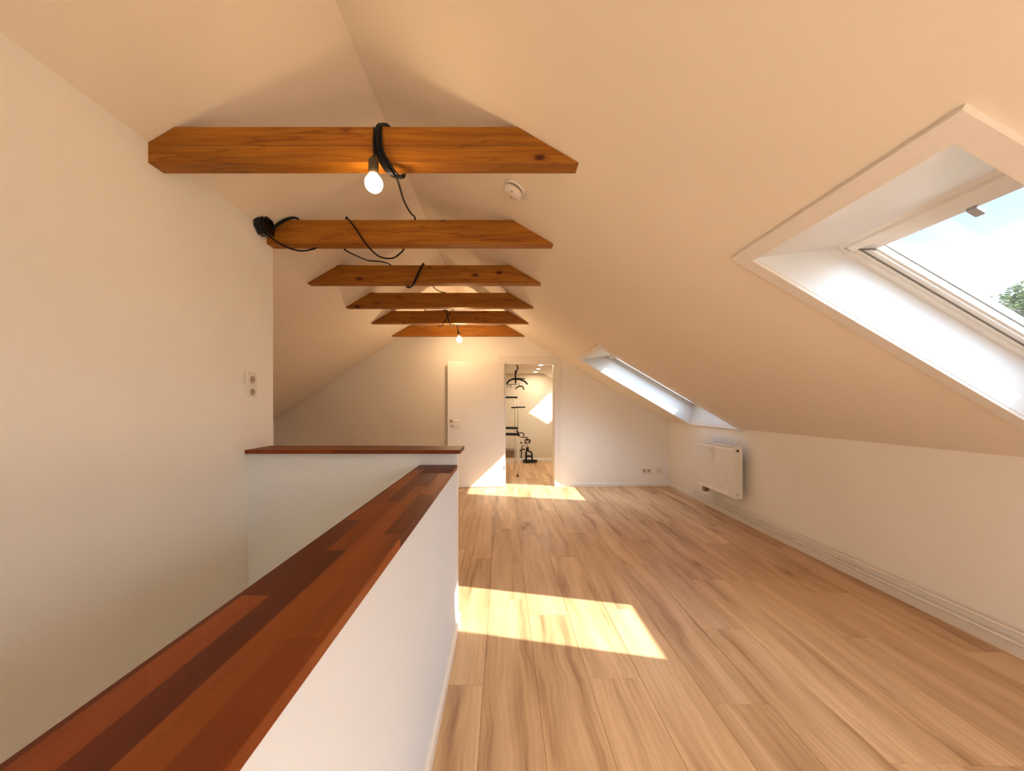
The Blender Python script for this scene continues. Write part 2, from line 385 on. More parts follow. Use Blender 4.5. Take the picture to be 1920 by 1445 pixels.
# floor ------------------------------------------------------------
def planks(name, x0, x1, y0, y1, w, L_, xo, joints, m, clip=None, **k):
    q = MB(); lay = q.bm.verts.layers.float.new('plank')
    i = math.floor((x0 - xo) / w); rid = 0
    while xo + i * w < x1:
        a = max(x0, xo + i * w); b = min(x1, xo + (i + 1) * w)
        j = joints.get(i, random.uniform(0, L_))
        j = j - math.ceil((j - y0) / L_) * L_
        while j < y1:
            c = max(j, y0); d = min(j + L_, y1)
            if d - c > 0.01 and b - a > 0.005:
                r = random.random(); g = 0.0014
                segs = [(c, d)]
                for (s0, s1) in segs:
                    z = 0.0; e = 0.0035
                    tv = [(a + g, s0 + g, z), (b - g, s0 + g, z), (b - g, s1 - g, z), (a + g, s1 - g, z)]
                    bv = [(a - 0.0005, s0 - 0.0005, -e), (b + 0.0005, s0 - 0.0005, -e), (b + 0.0005, s1 + 0.0005, -e), (a - 0.0005, s1 + 0.0005, -e)]
                    tv = [q.bm.verts.new(p) for p in tv]; bv = [q.bm.verts.new(p) for p in bv]
                    for v in tv + bv: v[lay] = r
                    q.bm.faces.new(tv)
                    for n in range(4): q.bm.faces.new([bv[n], bv[(n + 1) % 4], tv[(n + 1) % 4], tv[n]])
            j += L_
        i += 1
    return q.build(name, m, **k)
W_ = 0.243; XO = -0.089
jt = {-1: 1.675, 2: 1.72, 5: 2.095, 6: 2.69, 4: 2.95, 1: 3.62, 0: 2.42, 3: 2.30, 7: 1.30, 8: 3.4, 9: 2.5, 10: 1.9}
fl = planks('floor', -0.262, XR, YC, YB, W_, 1.38, XO, jt, M['floor'], kind='structure')
planks('floor', XL, -0.262, 2.155, YB2, W_, 1.38, XO, {}, M['floor'], kind='structure')
planks('floor', XJ, 2.0, YB + 0.0, YS, W_, 1.38, XO, {}, M['floor'], kind='structure')
box('floor_slab', (-0.435, YC, -0.20), (XR, YB, -0.004), M['tile'], kind='structure')
box('floor_slab', (XL, 2.155, -0.20), (-0.435, YB2, -0.004), M['tile'], kind='structure')
box('floor_slab', (XJ, YB, -0.20), (2.0, YS, -0.004), M['tile'], kind='structure')

# skylight openings in the right slope: (y0, y1, x_top, x_bottom)
WIN = [(0.875, 1.584, 1.075, 2.39), (4.03, 5.065, 1.08, 2.57),
       (-1.50, -0.40, 1.08, 2.57), (-3.30, -2.20, 1.08, 2.57)]   # the last two are added out of view to bring in more daylight
OFF = 0.24                                # height of the outer plane above the ceiling plane
XBO = 0.05         # the frame reaches a little below the plumb lining
XTOP_IN = 0.34                            # the top lining runs level, so the frame starts further down the slope
def slope_sheet(name, holes, zf, xa, xb, ya, yb, m, t=0.012, **k):
    xs = sorted({xa, xb} | {h[2] for h in holes} | {h[3] for h in holes})
    ys = sorted({ya, yb} | {h[0] for h in holes} | {h[1] for h in holes})
    q = MB()
    for i in range(len(xs) - 1):
        for j in range(len(ys) - 1):
            cx_, cy_ = (xs[i] + xs[i + 1]) / 2, (ys[j] + ys[j + 1]) / 2
            if any(h[0] < cy_ < h[1] and h[2] < cx_ < h[3] for h in holes): continue
            x0, x1, y0, y1 = xs[i], xs[i + 1], ys[j], ys[j + 1]
            q.quad([(x0, y0, zf(x0)), (x1, y0, zf(x1)), (x1, y1, zf(x1)), (x0, y1, zf(x0))])
    bmesh.ops.remove_doubles(q.bm, verts=q.bm.verts, dist=1e-5)
    bmesh.ops.recalc_face_normals(q.bm, faces=q.bm.faces)
    g = bmesh.ops.extrude_face_region(q.bm, geom=q.bm.faces[:])
    for v in g['geom']:
        if isinstance(v, bmesh.types.BMVert): v.co.z += t
    return q.build(name, m, **k)
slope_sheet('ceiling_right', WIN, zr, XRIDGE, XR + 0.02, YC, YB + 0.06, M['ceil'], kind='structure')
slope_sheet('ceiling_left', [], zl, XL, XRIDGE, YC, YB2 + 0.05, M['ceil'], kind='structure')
SIDEWIN = (7.93, 8.31, 1.30, 1.92)
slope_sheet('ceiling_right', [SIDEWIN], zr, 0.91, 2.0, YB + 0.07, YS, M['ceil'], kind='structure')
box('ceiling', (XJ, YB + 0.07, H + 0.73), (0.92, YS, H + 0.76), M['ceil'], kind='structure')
# outer roof covering with the openings of the window frames
ROOFH = [(w[0], w[1], w[2] + XTOP_IN, w[3] + XBO) for w in WIN] + [SIDEWIN]
slope_sheet('roof_right', ROOFH, lambda x: zr(x) + OFF, XRIDGE, XR + 0.5, YC - 0.2, YS + 0.2, M['tile'], 0.03, kind='structure')
slope_sheet('roof_left', [], lambda x: zl(x) + OFF, XL - 0.5, XRIDGE, YC - 0.2, YS + 0.2, M['tile'], 0.03, kind='structure')

# walls ------------------------------------------------------------
box('wall_right', (XR, YC, -0.1), (XR + 0.15, YB, ZK + 0.04), M['wall'], kind='structure')
q = MB(); q.prism([(-1.75, YC, -3.2), (XR, YC, -3.2), (XR, YC, ZK), (XRIDGE, YC, ZRIDGE), (-1.75, YC, zl(-1.75))], (0, -0.12, 0))
q.build('wall_behind', M['wall'], kind='structure')
# back wall with the door opening
DX0, DX1, DZ = 0.017, 0.822, H + 0.662
q = MB()
q.prism([(XRIDGE, YB, 0), (DX0, YB, 0), (DX0, YB, DZ), (DX1, YB, DZ), (DX1, YB, 0), (XR, YB, 0), (XR, YB, ZK), (XRIDGE, YB, ZRIDGE)], (0, 0.11, 0))
q.build('wall_back', M['wall'], kind='structure')
q = MB()
wp = [(XRIDGE, 5.81), (-0.80, 5.812), (-0.95, 5.822), (-1.1, 5.842), (-1.3, 5.878), (-1.6, 5.945), (-2.3, 6.10), (XL, YB2)]
pv = None
for x, y in wp:
    c_ = [q.bm.verts.new(p) for p in ((x, y, 0), (x, y, 0.6), (x, y, 1.2), (x, y, zl(x) + 0.006))]
    if pv:
        for k in range(3):
            f = q.bm.faces.new([pv[k], c_[k], c_[k + 1], pv[k + 1]]); f.smooth = True
    pv = c_
q.build('wall_back_left', M['wall'], kind='structure')
box('wall_return', (XJ, YB + 0.11, 0), (XJ + 0.05, YS, H + 0.76), M['wall'], kind='structure')
q = MB(); q.prism([(XJ, YS, 0), (2.0, YS, 0), (2.0, YS, zr(2.0)), (0.9, YS, H + 0.75), (XJ, YS, H + 0.75)], (0, 0.1, 0))
q.build('wall_side_room', M['sidewall'], kind='structure')
box('wall_side_room_right', (1.98, YB + 0.11, 0), (2.05, YS, zr(1.98)), M['wall'], kind='structure')
box('wall_knee_left', (XL - 0.1, 2.3, 0), (XL, YB2, zl(XL)), M['wall'], kind='structure')

# left wall: vertical below, leaning slightly outwards above, ending in a free edge
def xw(z):   # z above floor
    t = min(1, max(0, (z - (H - 0.24)) / 1.2)); t = t * t * (3 - 2 * t)
    return -1.400 - 0.160 * t
q = MB()
zs = [-3.2, -2.2, -1.2, -0.5, 0.0, 0.5, 0.9] + [H - 0.24 + 0.06 * i for i in range(29)]
prev = None; grid = []
for z in zs:
    x = xw(z); ye = F * (-x) / 431.0
    zt = min(z, zl(x) + 0.03)
    row = [q.bm.verts.new((x, y, zt)) for y in [YC, 0.0, 1.0, ye]] + [q.bm.verts.new((XL, ye, zt))]
    grid.append(row)
    if zt < z: break
for a, b in zip(grid, grid[1:]):
    for k in range(4):
        f = q.bm.faces.new([a[k], a[k + 1], b[k + 1], b[k]])
        f.smooth = k < 3
    a[3].link_edges
wl = q.build('wall_left', M['wall'], kind='structure')
wl.data.set_sharp_from_angle(angle=math.radians(40))

# parapet around the stair well
PX0, PX1 = -0.435, -0.262
PYF, PYB = 2.035, 2.155
box('wall_parapet', (PX0, YC, -3.2), (PX1, PYF, 0.917), M['parapet'], kind='structure')
box('wall_parapet_cross', (xw(0), PYF, -3.2), (PX1, PYB, 1.002), M['parapet'], kind='structure')
box('floor_stairwell', (-1.4, YC, -3.25), (PX0, PYF, -3.2), M['floor'], kind='structure')
c1 = MB(); c1.box((-0.458, YC + 0.01, 0.918), (-0.249, 2.034, 0.939), 0.002)
c1.build('parapet_cap', M['cap_y'], label='long red-brown hardwood board capping the parapet beside the stairwell, running toward the camera', cat='handrail')
c2 = MB(); c2.hexa([(-1.399, 2.005, 1.003), (-0.232, 2.005, 1.003), (-0.232, 2.225, 1.003), (-1.399, 2.225, 1.003),
                    (-1.399, 2.005, 1.024), (-0.232, 2.005, 1.024), (-0.232, 2.225, 1.024), (-1.399, 2.225, 1.024)], 0.002)
c2.build('parapet_cap', M['cap_x'], label='short red-brown hardwood board lying crosswise on the higher parapet at the stairwell end', cat='handrail')
box('trim_1', (PX1 - 0.03, PYB - 0.03, 0.06), (PX1 + 0.002, PYB + 0.002, 1.0), M['trim'], kind='structure')

# baseboards
def baseboard(name, a, b, n, h=0.05, t=0.014):
    """board from a to b (xy) with outward normal n"""
    q = MB(); a = Vector((*a, 0)); b = Vector((*b, 0)); n = Vector((*n, 0)) * t
    pr = [(0, 0), (1, 0), (1, h * 0.8), (0.45, h), (0, h)]
    q.prism([a + n * u + Vector((0, 0, z)) for u, z in pr], b - a)
    return q.build(name, M['trim'], kind='structure')
baseboard('baseboard_right', (XR, YC), (XR, YB), (-1, 0), 0.052)
baseboard('baseboard_back', (0.915, YB), (XR - 0.014, YB), (0, -1), 0.05)
baseboard('baseboard_back_left', (-0.88, YB), (-0.062, YB), (0, -1), 0.05)
baseboard('baseboard_parapet', (PX1, YC), (PX1, PYB + 0.014), (1, 0), 0.062)
baseboard('baseboard_parapet_end', (PX1, PYB), (-1.5, PYB), (0, 1), 0.062)
baseboard('baseboard_side_room', (XJ + .05, YS), (1.98, YS), (0, -1), 0.06)
baseboard('baseboard_far_left', (XL, YB2), (-0.88, YB), (-0.2, -0.98), 0.05)

# ------------------------------------------------------------------ skylights
def skylight(n, w, handle_y=None):
    y0, y1, xa, xb = w
    zo = lambda x: zr(x) + OFF
    root = empty('window_%d' % n, ((xa + xb) / 2, (y0 + y1) / 2, zr((xa + xb) / 2)), kind='structure')
    t = 0.012
    # linings: far and near cheeks, level top, plumb bottom (thin boards on the outside of the opening)
    xo = xa + XTOP_IN; zt = zr(xa); xq = xb + XBO; e = 0.0015; lo = -0.004
    q = MB()
    for y, s in ((y0 + e, -1), (y1 - e, 1)):
        q.prism([(xa, y, zr(xa) + lo), (xb, y, zr(xb) + lo), (xq, y, zo(xq)), (xo, y, zo(xo))], (0, s * t, 0))
        q.build('side_lining', M['lining'], root); q = MB()
    q.prism([(xa + e, y0 - t, zt + lo), (xo, y0 - t, zo(xo) - e), (xo, y0 - t, zo(xo) + t), (xa + e, y0 - t, zt + t)], (0, y1 - y0 + 2 * t, 0))
    q.build('top_lining', M['lining'], root)
    q = MB(); q.prism([(xb - e, y0 - t, zr(xb) + lo), (xb + t, y0 - t, zr(xb) + lo), (xq + t, y0 - t, zo(xq)), (xq - e, y0 - t, zo(xq))], (0, y1 - y0 + 2 * t, 0))
    q.build('bottom_lining', M['lining'], root)
    # casing on the ceiling
    cw, ct = 0.060, 0.018
    nx, nz = math.sin(math.atan(S)), math.cos(math.atan(S))
    dn = Vector((-nx, 0, -nz)) * ct
    xbo = min(xb + cw * 0.86, XR - 0.002)
    xao = xa - 0.055
    q = MB()
    A = lambda x, y: Vector((x, y, zr(x)))
    q.prism([A(xao, y0 - cw), A(xao, y1 + cw), A(xa, y1), A(xa, y0)], dn)
    q.prism([A(xao, y1 + cw), A(xbo, y1 + cw), A(xb, y1), A(xa, y1)], dn)
    q.prism([A(xbo, y1 + cw), A(xbo, y0 - cw), A(xb, y0), A(xb, y1)], dn)
    q.prism([A(xbo, y0 - cw), A(xao, y0 - cw), A(xa, y0), A(xb, y0)], dn)
    q.build('casing', M['trim'], root)
    # frame, sash: rings in planes above the outer plane
    def quadpts(d):
        top = d * 0.86 + max(0, d - 0.043) * 1.6; bot = d * 0.66
        return [(xo + top, y0 + d), (xq - bot, y0 + d), (xq - bot, y1 - d), (xo + top, y1 - d)]
    def ring(b, o0, o1, wa, wb, ya, yb, ew=None):
        """rectangular ring between heights o0..o1 above the outer plane; wa..wb distances in from the opening"""
        def R(d, o): return quadpts(d), o
        o, h0 = R(wa, o0); i_, _ = R(wb, o0)
        for k in range(4):
            k2 = (k + 1) % 4
            pts = [o[k], o[k2], i_[k2], i_[k]]
            lo = [Vector((x, y, zo(x) + o0)) for x, y in pts]; hi = [Vector((x, y, zo(x) + o1)) for x, y in pts]
            b.hexa(lo + hi)
    q = MB(); ring(q, -0.002, 0.11, -0.03, 0.024, y0, y1); ring(q, 0.012, 0.11, 0.024, 0.040, y0, y1); q.build('frame', M['frame'], root)
    q = MB(); ring(q, 0.016, 0.02, 0.040, 0.044, y0, y1); q.build('gasket', M['gasket'], root)
    sa = MB(); ring(sa, 0.020, 0.10, 0.043, 0.066, y0, y1); ring(sa, 0.032, 0.10, 0.066, 0.074, y0, y1)
    sash = sa.build('sash', M['frame'], root)
    q = MB(); ring(q, 0.062, 0.070, 0.074, 0.077, y0, y1); q.build('glazing_seal', M['gasket'], sash)
    d = 0.073
    q = MB()
    pts = quadpts(d)
    q.hexa([Vector((x, y, zo(x) + 0.075)) for x, y in pts] + [Vector((x, y, zo(x) + 0.081)) for x, y in pts])
    q.build('pane', M['glass'], sash)
    # outer flashing kerb seen through the glass
    q = MB(); ring(q, 0.035, 0.150, -0.05, 0.0, y0, y1); q.build('flashing', M['flash'], root)
    # ventilation flap bar along the top sash
    q = MB()
    xs = xo + 0.012
    q.prism([Vector((xs, y0 + 0.045, zo(xs) - 0.001)), Vector((xs + 0.03, y0 + 0.045, zo(xs + 0.03) - 0.001)), Vector((xs + 0.028, y0 + 0.045, zo(xs + 0.028) - 0.012)), Vector((xs + 0.004, y0 + 0.045, zo(xs + 0.004) - 0.012))], (0, y1 - y0 - 0.09, 0))
    q.build('ventilation_flap', M['frame'], root)
    # latch on the top sash
    ym = y0 + (y1 - y0) * 0.46
    xg = quadpts(0.076)[0][0]
    q = MB(); q.hexa([Vector((x, y, zo(x) + h)) for h in (0.020, 0.034) for x, y in ((xg - 0.015, ym - 0.013), (xg + 0.017, ym - 0.013), (xg + 0.017, ym + 0.013), (xg - 0.015, ym + 0.013))], 0.002)
    q.build('latch', M['grey'], sash)
    return root
r1 = skylight(1, WIN[0]); r2 = skylight(2, WIN[1]); skylight(3, WIN[2]); skylight(4, WIN[3])  # the rear two are unseen additions that brighten the room
q = MB()
q.tube([(1.478, 1.530, zr(1.478) + OFF + 0.006), (1.500, 1.503, zr(1.50) + OFF + 0.010), (1.512, 1.500, zr(1.512) + OFF + 0.014)], 0.0035, 8)
q.build('hinge_cover', M['gasket'], r1)
# ------------------------------------------------------------------ unseen fill lamps added behind the camera and in the stairwell
for k, (gx, gy, gz) in enumerate(((0.75, -1.0, 0.80), (0.7, -3.0, 1.10), (-1.0, -0.9, -1.25))):
    zf = 0.0 if k < 2 else -3.2
    g = empty('floor_lamp', (gx, gy, zf), label=['floor lamp with frosted glass globe standing just behind the camera', 'floor lamp with frosted glass globe standing by the rear wall', 'floor lamp with frosted glass globe standing at the foot of the stairwell'][k], cat='lamp')
    q = MB(); q.lathe([(0, -.12)] + [(.12 * math.sin(math.pi * i / 14), -.12 * math.cos(math.pi * i / 14)) for i in range(1, 14)] + [(0, .12)], (gx, gy, gz), (0, 0, 1), 28); q.build('globe', M['globe' if k < 2 else 'globe_warm'], g)
    q = MB(); q.tube([(gx, gy, gz - .16), (gx, gy, gz - .115)], 0.03, 16); q.build('lamp_socket', M['metal'], g)
    q = MB(); q.tube([(gx, gy, zf + 0.02), (gx, gy, gz - .15)], 0.010, 12); q.build('pole', M['metal'], g)
    q = MB(); q.lathe([(0, 0), (0.14, 0), (0.14, 0.015), (0.02, 0.025), (0, 0.025)], (gx, gy, zf), (0, 0, 1), 32); q.build('base', M['metal'], g)
# side room roof window
y0, y1, xa, xb = SIDEWIN
root = empty('window_5', ((xa + xb) / 2, (y0 + y1) / 2, zr(1.5)), kind='structure')
q = MB()
for y, s in ((y0, -1), (y1, 1)): q.prism([(xa, y, zr(xa)), (xb, y, zr(xb)), (xb, y, zr(xb) + OFF), (xa, y, zr(xa) + OFF)], (0, s * .012, 0))
for x, s in ((xa, -1), (xb, 1)): q.prism([(x, y0, zr(x)), (x, y1, zr(x)), (x, y1, zr(x) + OFF), (x, y0, zr(x) + OFF)], (s * .012, 0, 0))
q.build('lining', M['lining'], root)
q = MB(); q.hexa([(x, y, zr(x) + OFF + h) for h in (0.03, 0.036) for x, y in ((xa, y0), (xb, y0), (xb, y1), (xa, y1))])
q.build('pane', M['glass'], root)

# ------------------------------------------------------------------ door
d1 = empty('door_1', (DX0, YB, 0), kind='structure')
q = MB()
fy = YB - 0.012
zt = H + 0.78; xs_ = (1.264 + H - zt) / S      # where the casing top meets the slope
cz = lambda x: zr(x) - 0.002
q.prism([(-0.062, fy, 0), (DX0 + 0.012, fy, 0), (DX0 + 0.012, fy, DZ - 0.012), (-0.062, fy, zt)], (0, 0.012, 0))
q.prism([(-0.062, fy, zt), (DX0 + 0.012, fy, DZ - 0.012), (DX1 - 0.012, fy, DZ - 0.012), (min(xs_, 0.826), fy, zt)], (0, 0.012, 0))
q.prism([(min(xs_, 0.826), fy, zt), (DX1 - 0.012, fy, DZ - 0.012), (DX1 - 0.012, fy, 0), (0.905, fy, 0), (0.905, fy, cz(0.905))], (0, 0.012, 0))
q.build('door_casing', M['trim'], d1)
q = MB()
q.box((DX0, YB + 0.001, 0), (DX0 + 0.014, YB + 0.125, DZ)); q.box((DX1 - 0.014, YB + 0.001, 0), (DX1, YB + 0.125, DZ)); q.box((DX0, YB + 0.001, DZ - 0.014), (DX1, YB + 0.125, DZ))
q.box((DX0 + 0.014, YB + 0.045, 0), (DX0 + 0.026, YB + 0.125, DZ - 0.014)); q.box((DX1 - 0.026, YB + 0.045, 0), (DX1 - 0.014, YB + 0.125, DZ - 0.014))
q.build('door_jamb', M['trim'], d1)
# leaf swung right round against the wall
hinge = Vector((0.015, 5.772, 0)); ang = math.atan2(5.665 - 5.772, -0.865)
leaf_dir = Vector((math.cos(ang), math.sin(ang), 0)); nrm = Vector((leaf_dir.y, -leaf_dir.x, 0))
if nrm.y > 0: nrm = -nrm
LW, LT = 0.868, 0.038
def LP(u, v, z): return hinge + leaf_dir * u + nrm * v + Vector((0, 0, z))
q = MB(); q.hexa([LP(0, -LT / 2, .008), LP(LW, -LT / 2, .008), LP(LW, LT / 2, .008), LP(0, LT / 2, .008), LP(0, -LT / 2, 1.945), LP(LW, -LT / 2, 1.945), LP(LW, LT / 2, 1.945), LP(0, LT / 2, 1.945)], 0.002)
leaf = q.build('door_leaf', M['door'], d1)
q = MB()
hz = H - 0.23
q.lathe([(0.0, 0.0), (0.025, 0.0), (0.025, 0.007), (0.0, 0.008)], LP(LW - 0.065, LT / 2, hz), nrm)
q.tube(smooth_path([LP(LW - 0.065, LT / 2, hz), LP(LW - 0.065, LT / 2 + 0.04, hz), LP(LW - 0.08, LT / 2 + 0.052, hz), LP(LW - 0.19, LT / 2 + 0.052, hz)], 5), 0.009, 10)
q.build('door_handle', M['metal'], leaf)
q = MB(); q.lathe([(0.0, 0.0), (0.025, 0.0), (0.025, 0.007), (0.012, 0.008), (0.012, 0.006), (0.0, 0.006)], LP(LW - 0.065, LT / 2, hz - 0.085), nrm)
q.build('lock_rosette', M['metal'], leaf)
q = MB(); q.hexa([LP(LW, -0.010, hz - .05), LP(LW + .002, -0.010, hz - .05), LP(LW + .002, 0.010, hz - .05), LP(LW, 0.010, hz - .05), LP(LW, -0.010, hz + .03), LP(LW + .002, -0.010, hz + .03), LP(LW + .002, 0.010, hz + .03), LP(LW, 0.010, hz + .03)])
q.build('strike_plate', M['metal'], leaf)
for z in (H + 0.44, H - 0.96):
    q = MB(); q.tube([LP(-0.006, LT / 2 + 0.004, z - 0.035), LP(-0.006, LT / 2 + 0.004, z + 0.035)], 0.007, 10)
    q.build('hinge', M['metal'], d1)

# ------------------------------------------------------------------ beams
def beam(Y, k, label, clip=False, T=0.078):
    zb, zt = H + 1.067, H + 1.226
    q = MB(); lay = q.bm.verts.layers.float.new('plank')
    xr_b = (1.264 + H - zb) / S; xr_t = (1.264 + H - zt) / S
    xl_b = (zb - H - 1.067) / S - 1.716; xl_t = (zt - H - 1.067) / S - 1.716
    if clip: 
        pts = [(-1.562, Y, zb), (xr_b, Y, zb), (xr_t, Y, zt), (xl_t, Y, zt), (-1.562, Y, zl(-1.562))]
    else:
        pts = [(xl_b, Y, zb), (xr_b, Y, zb), (xr_t, Y, zt), (xl_t, Y, zt)]
    q.prism(pts, (0, T, 0))
    bmesh.ops.recalc_face_normals(q.bm, faces=q.bm.faces)
    es = [e for e in q.bm.edges]
    bmesh.ops.bevel(q.bm, geom=es, offset=0.0025, segments=1, affect='EDGES')
    for v in q.bm.verts: v[lay] = k
    o = q.build('collar_beam', M['beam'], None, label=label, cat='beam', group='collar beams across the roof')
    return o
BY = [1.627, 2.444, 3.234, 4.025, 4.800, 5.680]
bl = ['orange-stained pine beam nearest the camera, largest, with a coil of black cable and lit bulb',
      'orange-stained pine beam second from the front, black junction box at its left end',
      'orange-stained pine beam third from the front, one slanting loop of black cable round its middle',
      'orange-stained pine beam fourth from the front, only a short cable end touching its top',
      'orange-stained pine beam fifth from the front, black cable crossing over it in an X',
      'orange-stained pine beam farthest away, close to the back wall behind the small lit bulb']
for i, Y in enumerate(BY):
    b_ = beam(Y, 0.13 + i * 0.157, bl[i], clip=i < 2)
    if i == 0:   # glue line of the laminated beam and torn plaster at its left end
        q = MB(); q.box((-1.53, Y - 0.0005, H + 1.142), (0.19, Y + 0.001, H + 1.1432)); q.build('glue_line', M['dark'], b_)
# ------------------------------------------------------------------ lamps and cables
def cable(mb, pts, r=0.0042, n=8): mb.tube(smooth_path(pts, n), r, 8)
def bulb_mesh(q, c, r, ax):
    c = Vector(c); ax = Vector(ax)
    prof = [(0.0, -r)] + [(r * math.sin(a), -r * math.cos(a)) for a in [math.pi * i / 12 for i in range(1, 9)]] + [(r * 0.62, r * 0.82), (r * 0.45, r * 1.15), (0, r * 1.15)]
    q.lathe(prof, c, ax, 24)
lamp1 = empty('pendant_lamp', P(702, 300, 1.60), label='bare glowing bulb in a dark socket hanging from the cable coil on the nearest beam', cat='lamp')
q = MB(); bc = P(701, 344, 1.575); bulb_mesh(q, bc, 0.037, (-0.08, 0.05, 1)); q.build('bulb', M['bulb'], lamp1, label='glowing warm-white glass globe')
q = MB(); q.lathe([(0, 0.118), (0.008, 0.118), (0.013, 0.108), (0.021, 0.098), (0.021, 0.045), (0.018, 0.036), (0.0, 0.036)], bc, (-0.03, 0.03, 1), 24)
q.build('lamp_socket', M['socket_lamp'], lamp1)
q = MB()
B1 = BY[0]; T_ = 0.078
# coil round beam 1: several turns, front strands lean to the right, closing behind the beam
for k in range(5):
    dx = 0.0062 * k; fr = B1 - 0.006 - 0.004 * (k % 3)
    t0 = 704 + 2.0 * k
    pts = [P(t0 + 20, 240, B1 + 0.085), P(t0 + 12, 233, B1 + 0.03), P(t0 + 3, 237, B1 - 0.004), P(t0 - 1 + k * 1.0, 262, fr),
           P(t0 + 1 + 1.4 * k, 285, fr), P(t0 + 14 + 2.0 * k, 312, fr), P(t0 + 30 + 1.2 * k, 329, fr + 0.012), P(t0 + 50 - 2 * k, 333 - k, B1 + 0.055), P(t0 + 54 - 2 * k, 322, B1 + 0.088),
           P(t0 + 40, 280, B1 + 0.088), P(t0 + 24, 243, B1 + 0.085)]
    cable(q, pts, 0.0054)
cable(q, [P(702, 240, B1 - 0.008), P(701, 270, B1 - 0.012), P(702, 290, 1.60), P(702, 302, 1.585)], 0.0054)
# run from the coil back to beam 2, over it and looping down its face to the junction box
cable(q, [P(742, 330, B1 + 0.05), P(748, 345, 1.80), P(757, 375, 2.0), P(769, 398, 2.25), P(777, 406, 2.43), P(779, 413.5, 2.47)], 0.0054)
cable(q, [P(779, 413.5, 2.47), P(700, 416, 2.485), P(655, 415, 2.475), P(649, 409, 2.455), P(652, 409, 2.436), P(668, 430, 2.432), P(690, 462, 2.432), P(712, 481, 2.45), P(735, 484, 2.48), P(750, 475, 2.51), P(758, 464, 2.53), P(760, 440, 2.53),
          P(660, 440, 2.53), P(600, 460, 2.53), P(590, 466, 2.50), P(566, 470, 2.45), P(545, 466, 2.43), P(522, 455, 2.425), P(500, 438, 2.42)], 0.0054)
q.build('cable', M['black'], lamp1, label='black rubber cable coiled round the nearest beam')
lamp2 = empty('pendant_lamp', P(860, 612, 5.45), label='small distant glowing bulb on a short black cable below the fifth beam', cat='lamp')
B5 = BY[4]; Y2 = 5.05
q = MB(); bc2 = P(861.3, 637, Y2); bulb_mesh(q, bc2, 0.035, (-0.05, 0, 1)); q.build('bulb', M['bulb_far'], lamp2, label='glowing warm-white glass globe')
q = MB(); q.lathe([(0, 0.125), (0.008, 0.125), (0.013, 0.115), (0.021, 0.095), (0.021, 0.05), (0.0, 0.036)], bc2, (-0.12, 0, 1), 20)
q.build('lamp_socket', M['socket_lamp'], lamp2)
q = MB(); R5 = 0.006
Z0, Z1 = H + 1.067, H + 1.226
cable(q, [P(859, 624, Y2), P(857.5, 612, 5.03), P(856, 600, 4.95), P(852, 584, 4.87), P(848, 581, 4.82), P(843, 587, B5 - .008), P(836, 600, B5 - .008), P(830, 609, B5 - .004), P(825, 611.5, B5 + .04), P(822, 609, B5 + .09), P(825, 595, B5 + .09), P(833, 581.5, B5 + .06),
          P(837, 583, B5 - .006), P(840, 597, B5 - .012), P(843, 607, B5 - .008), P(848, 611, B5 + .04), P(852, 608, B5 + .09), P(850, 595, B5 + .09), P(841, 583, B5 + .07), P(825, 582.5, B5 + 0.03), P(800, 583, B5 + 0.03), P(797, 580.5, B5), P(800, 574, 4.6), P(820, 562, 4.15), P(834, 552, 4.115), P(836, 549, 4.07), P(831, 548, 4.00), P(824, 546, 3.85), P(816, 541, 3.5), P(811, 534, 3.33), P(800, 510, 3.33), P(795, 496, 3.30), P(793, 494, 3.26), P(788, 503, 3.222), P(779, 522, 3.222), P(774, 534, 3.226), P(768, 539, 3.27), P(762, 537, 3.32),
          P(760, 520, 3.33), P(740, 502, 3.31), P(734, 498, 3.26), P(727, 493.5, 3.15), P(712, 490, 3.0), P(690, 488, 2.85), P(665, 478, 2.66), P(648, 469, 2.56), P(640, 460, 2.535), P(600, 440, 2.532), P(563, 418, 2.53), P(558, 409.5, 2.49), P(545, 408, 2.44), P(528, 414, 2.43), P(515, 423, 2.42), P(503, 429, 2.41)], 0.0054)
q.build('cable', M['black'], lamp2, label='black rubber cable wound from beam to beam')
q = MB(); cable(q, [P(800, 508, 3.325), P(796, 497, 3.30), P(794, 495, 3.25), P(790, 502, 3.212), P(782, 520, 3.212), P(776, 533, 3.218), P(770, 538, 3.26), P(764, 536, 3.32)], 0.0058); q.build('cable_loop', M['black'], lamp2)
q = MB(); cable(q, [P(566, 422, 2.53), P(560, 412, 2.51), P(554, 408.5, 2.47), P(542, 410, 2.43), P(528, 418, 2.425), P(514, 427, 2.415), P(503, 433, 2.41)], 0.0054); q.build('cable_loop', M['black'], lamp2)

jb = empty('junction_box', P(488, 424, 2.38), label='black round-cornered junction box on the sloping wall at the left end of the second beam', cat='electrical box')
q = MB()
def jface(x0_, x1_): 
    pass
c = P(484, 423, 2.37); 
def oct_(cc, r, x, y_sc=1.0, cut=0.35):
    out = []
    for a, b in ((1, cut), (cut, 1), (-cut, 1), (-1, cut), (-1, -cut), (-cut, -1), (cut, -1), (1, -cut)):
        out.append(Vector((x, cc.y + a * r * y_sc, cc.z + b * r)))
    return out
q.prism(oct_(c, 0.062, -1.555), (0.045, 0, 0))
q.build('box_body', M['bakelite'], jb)
q = MB(); q.prism(oct_(c, 0.056, -1.512), (0.018, 0, 0)); q.build('box_lid', M['bakelite'], jb)
for dz in (-0.02, 0.0, 0.02):
    q = MB(); q.tube([(-1.525, c.y + 0.055, c.z + dz), (-1.512, c.y + 0.085, c.z + dz - 0.008)], 0.009, 12); q.build('cable_gland', M['bakelite'], jb)
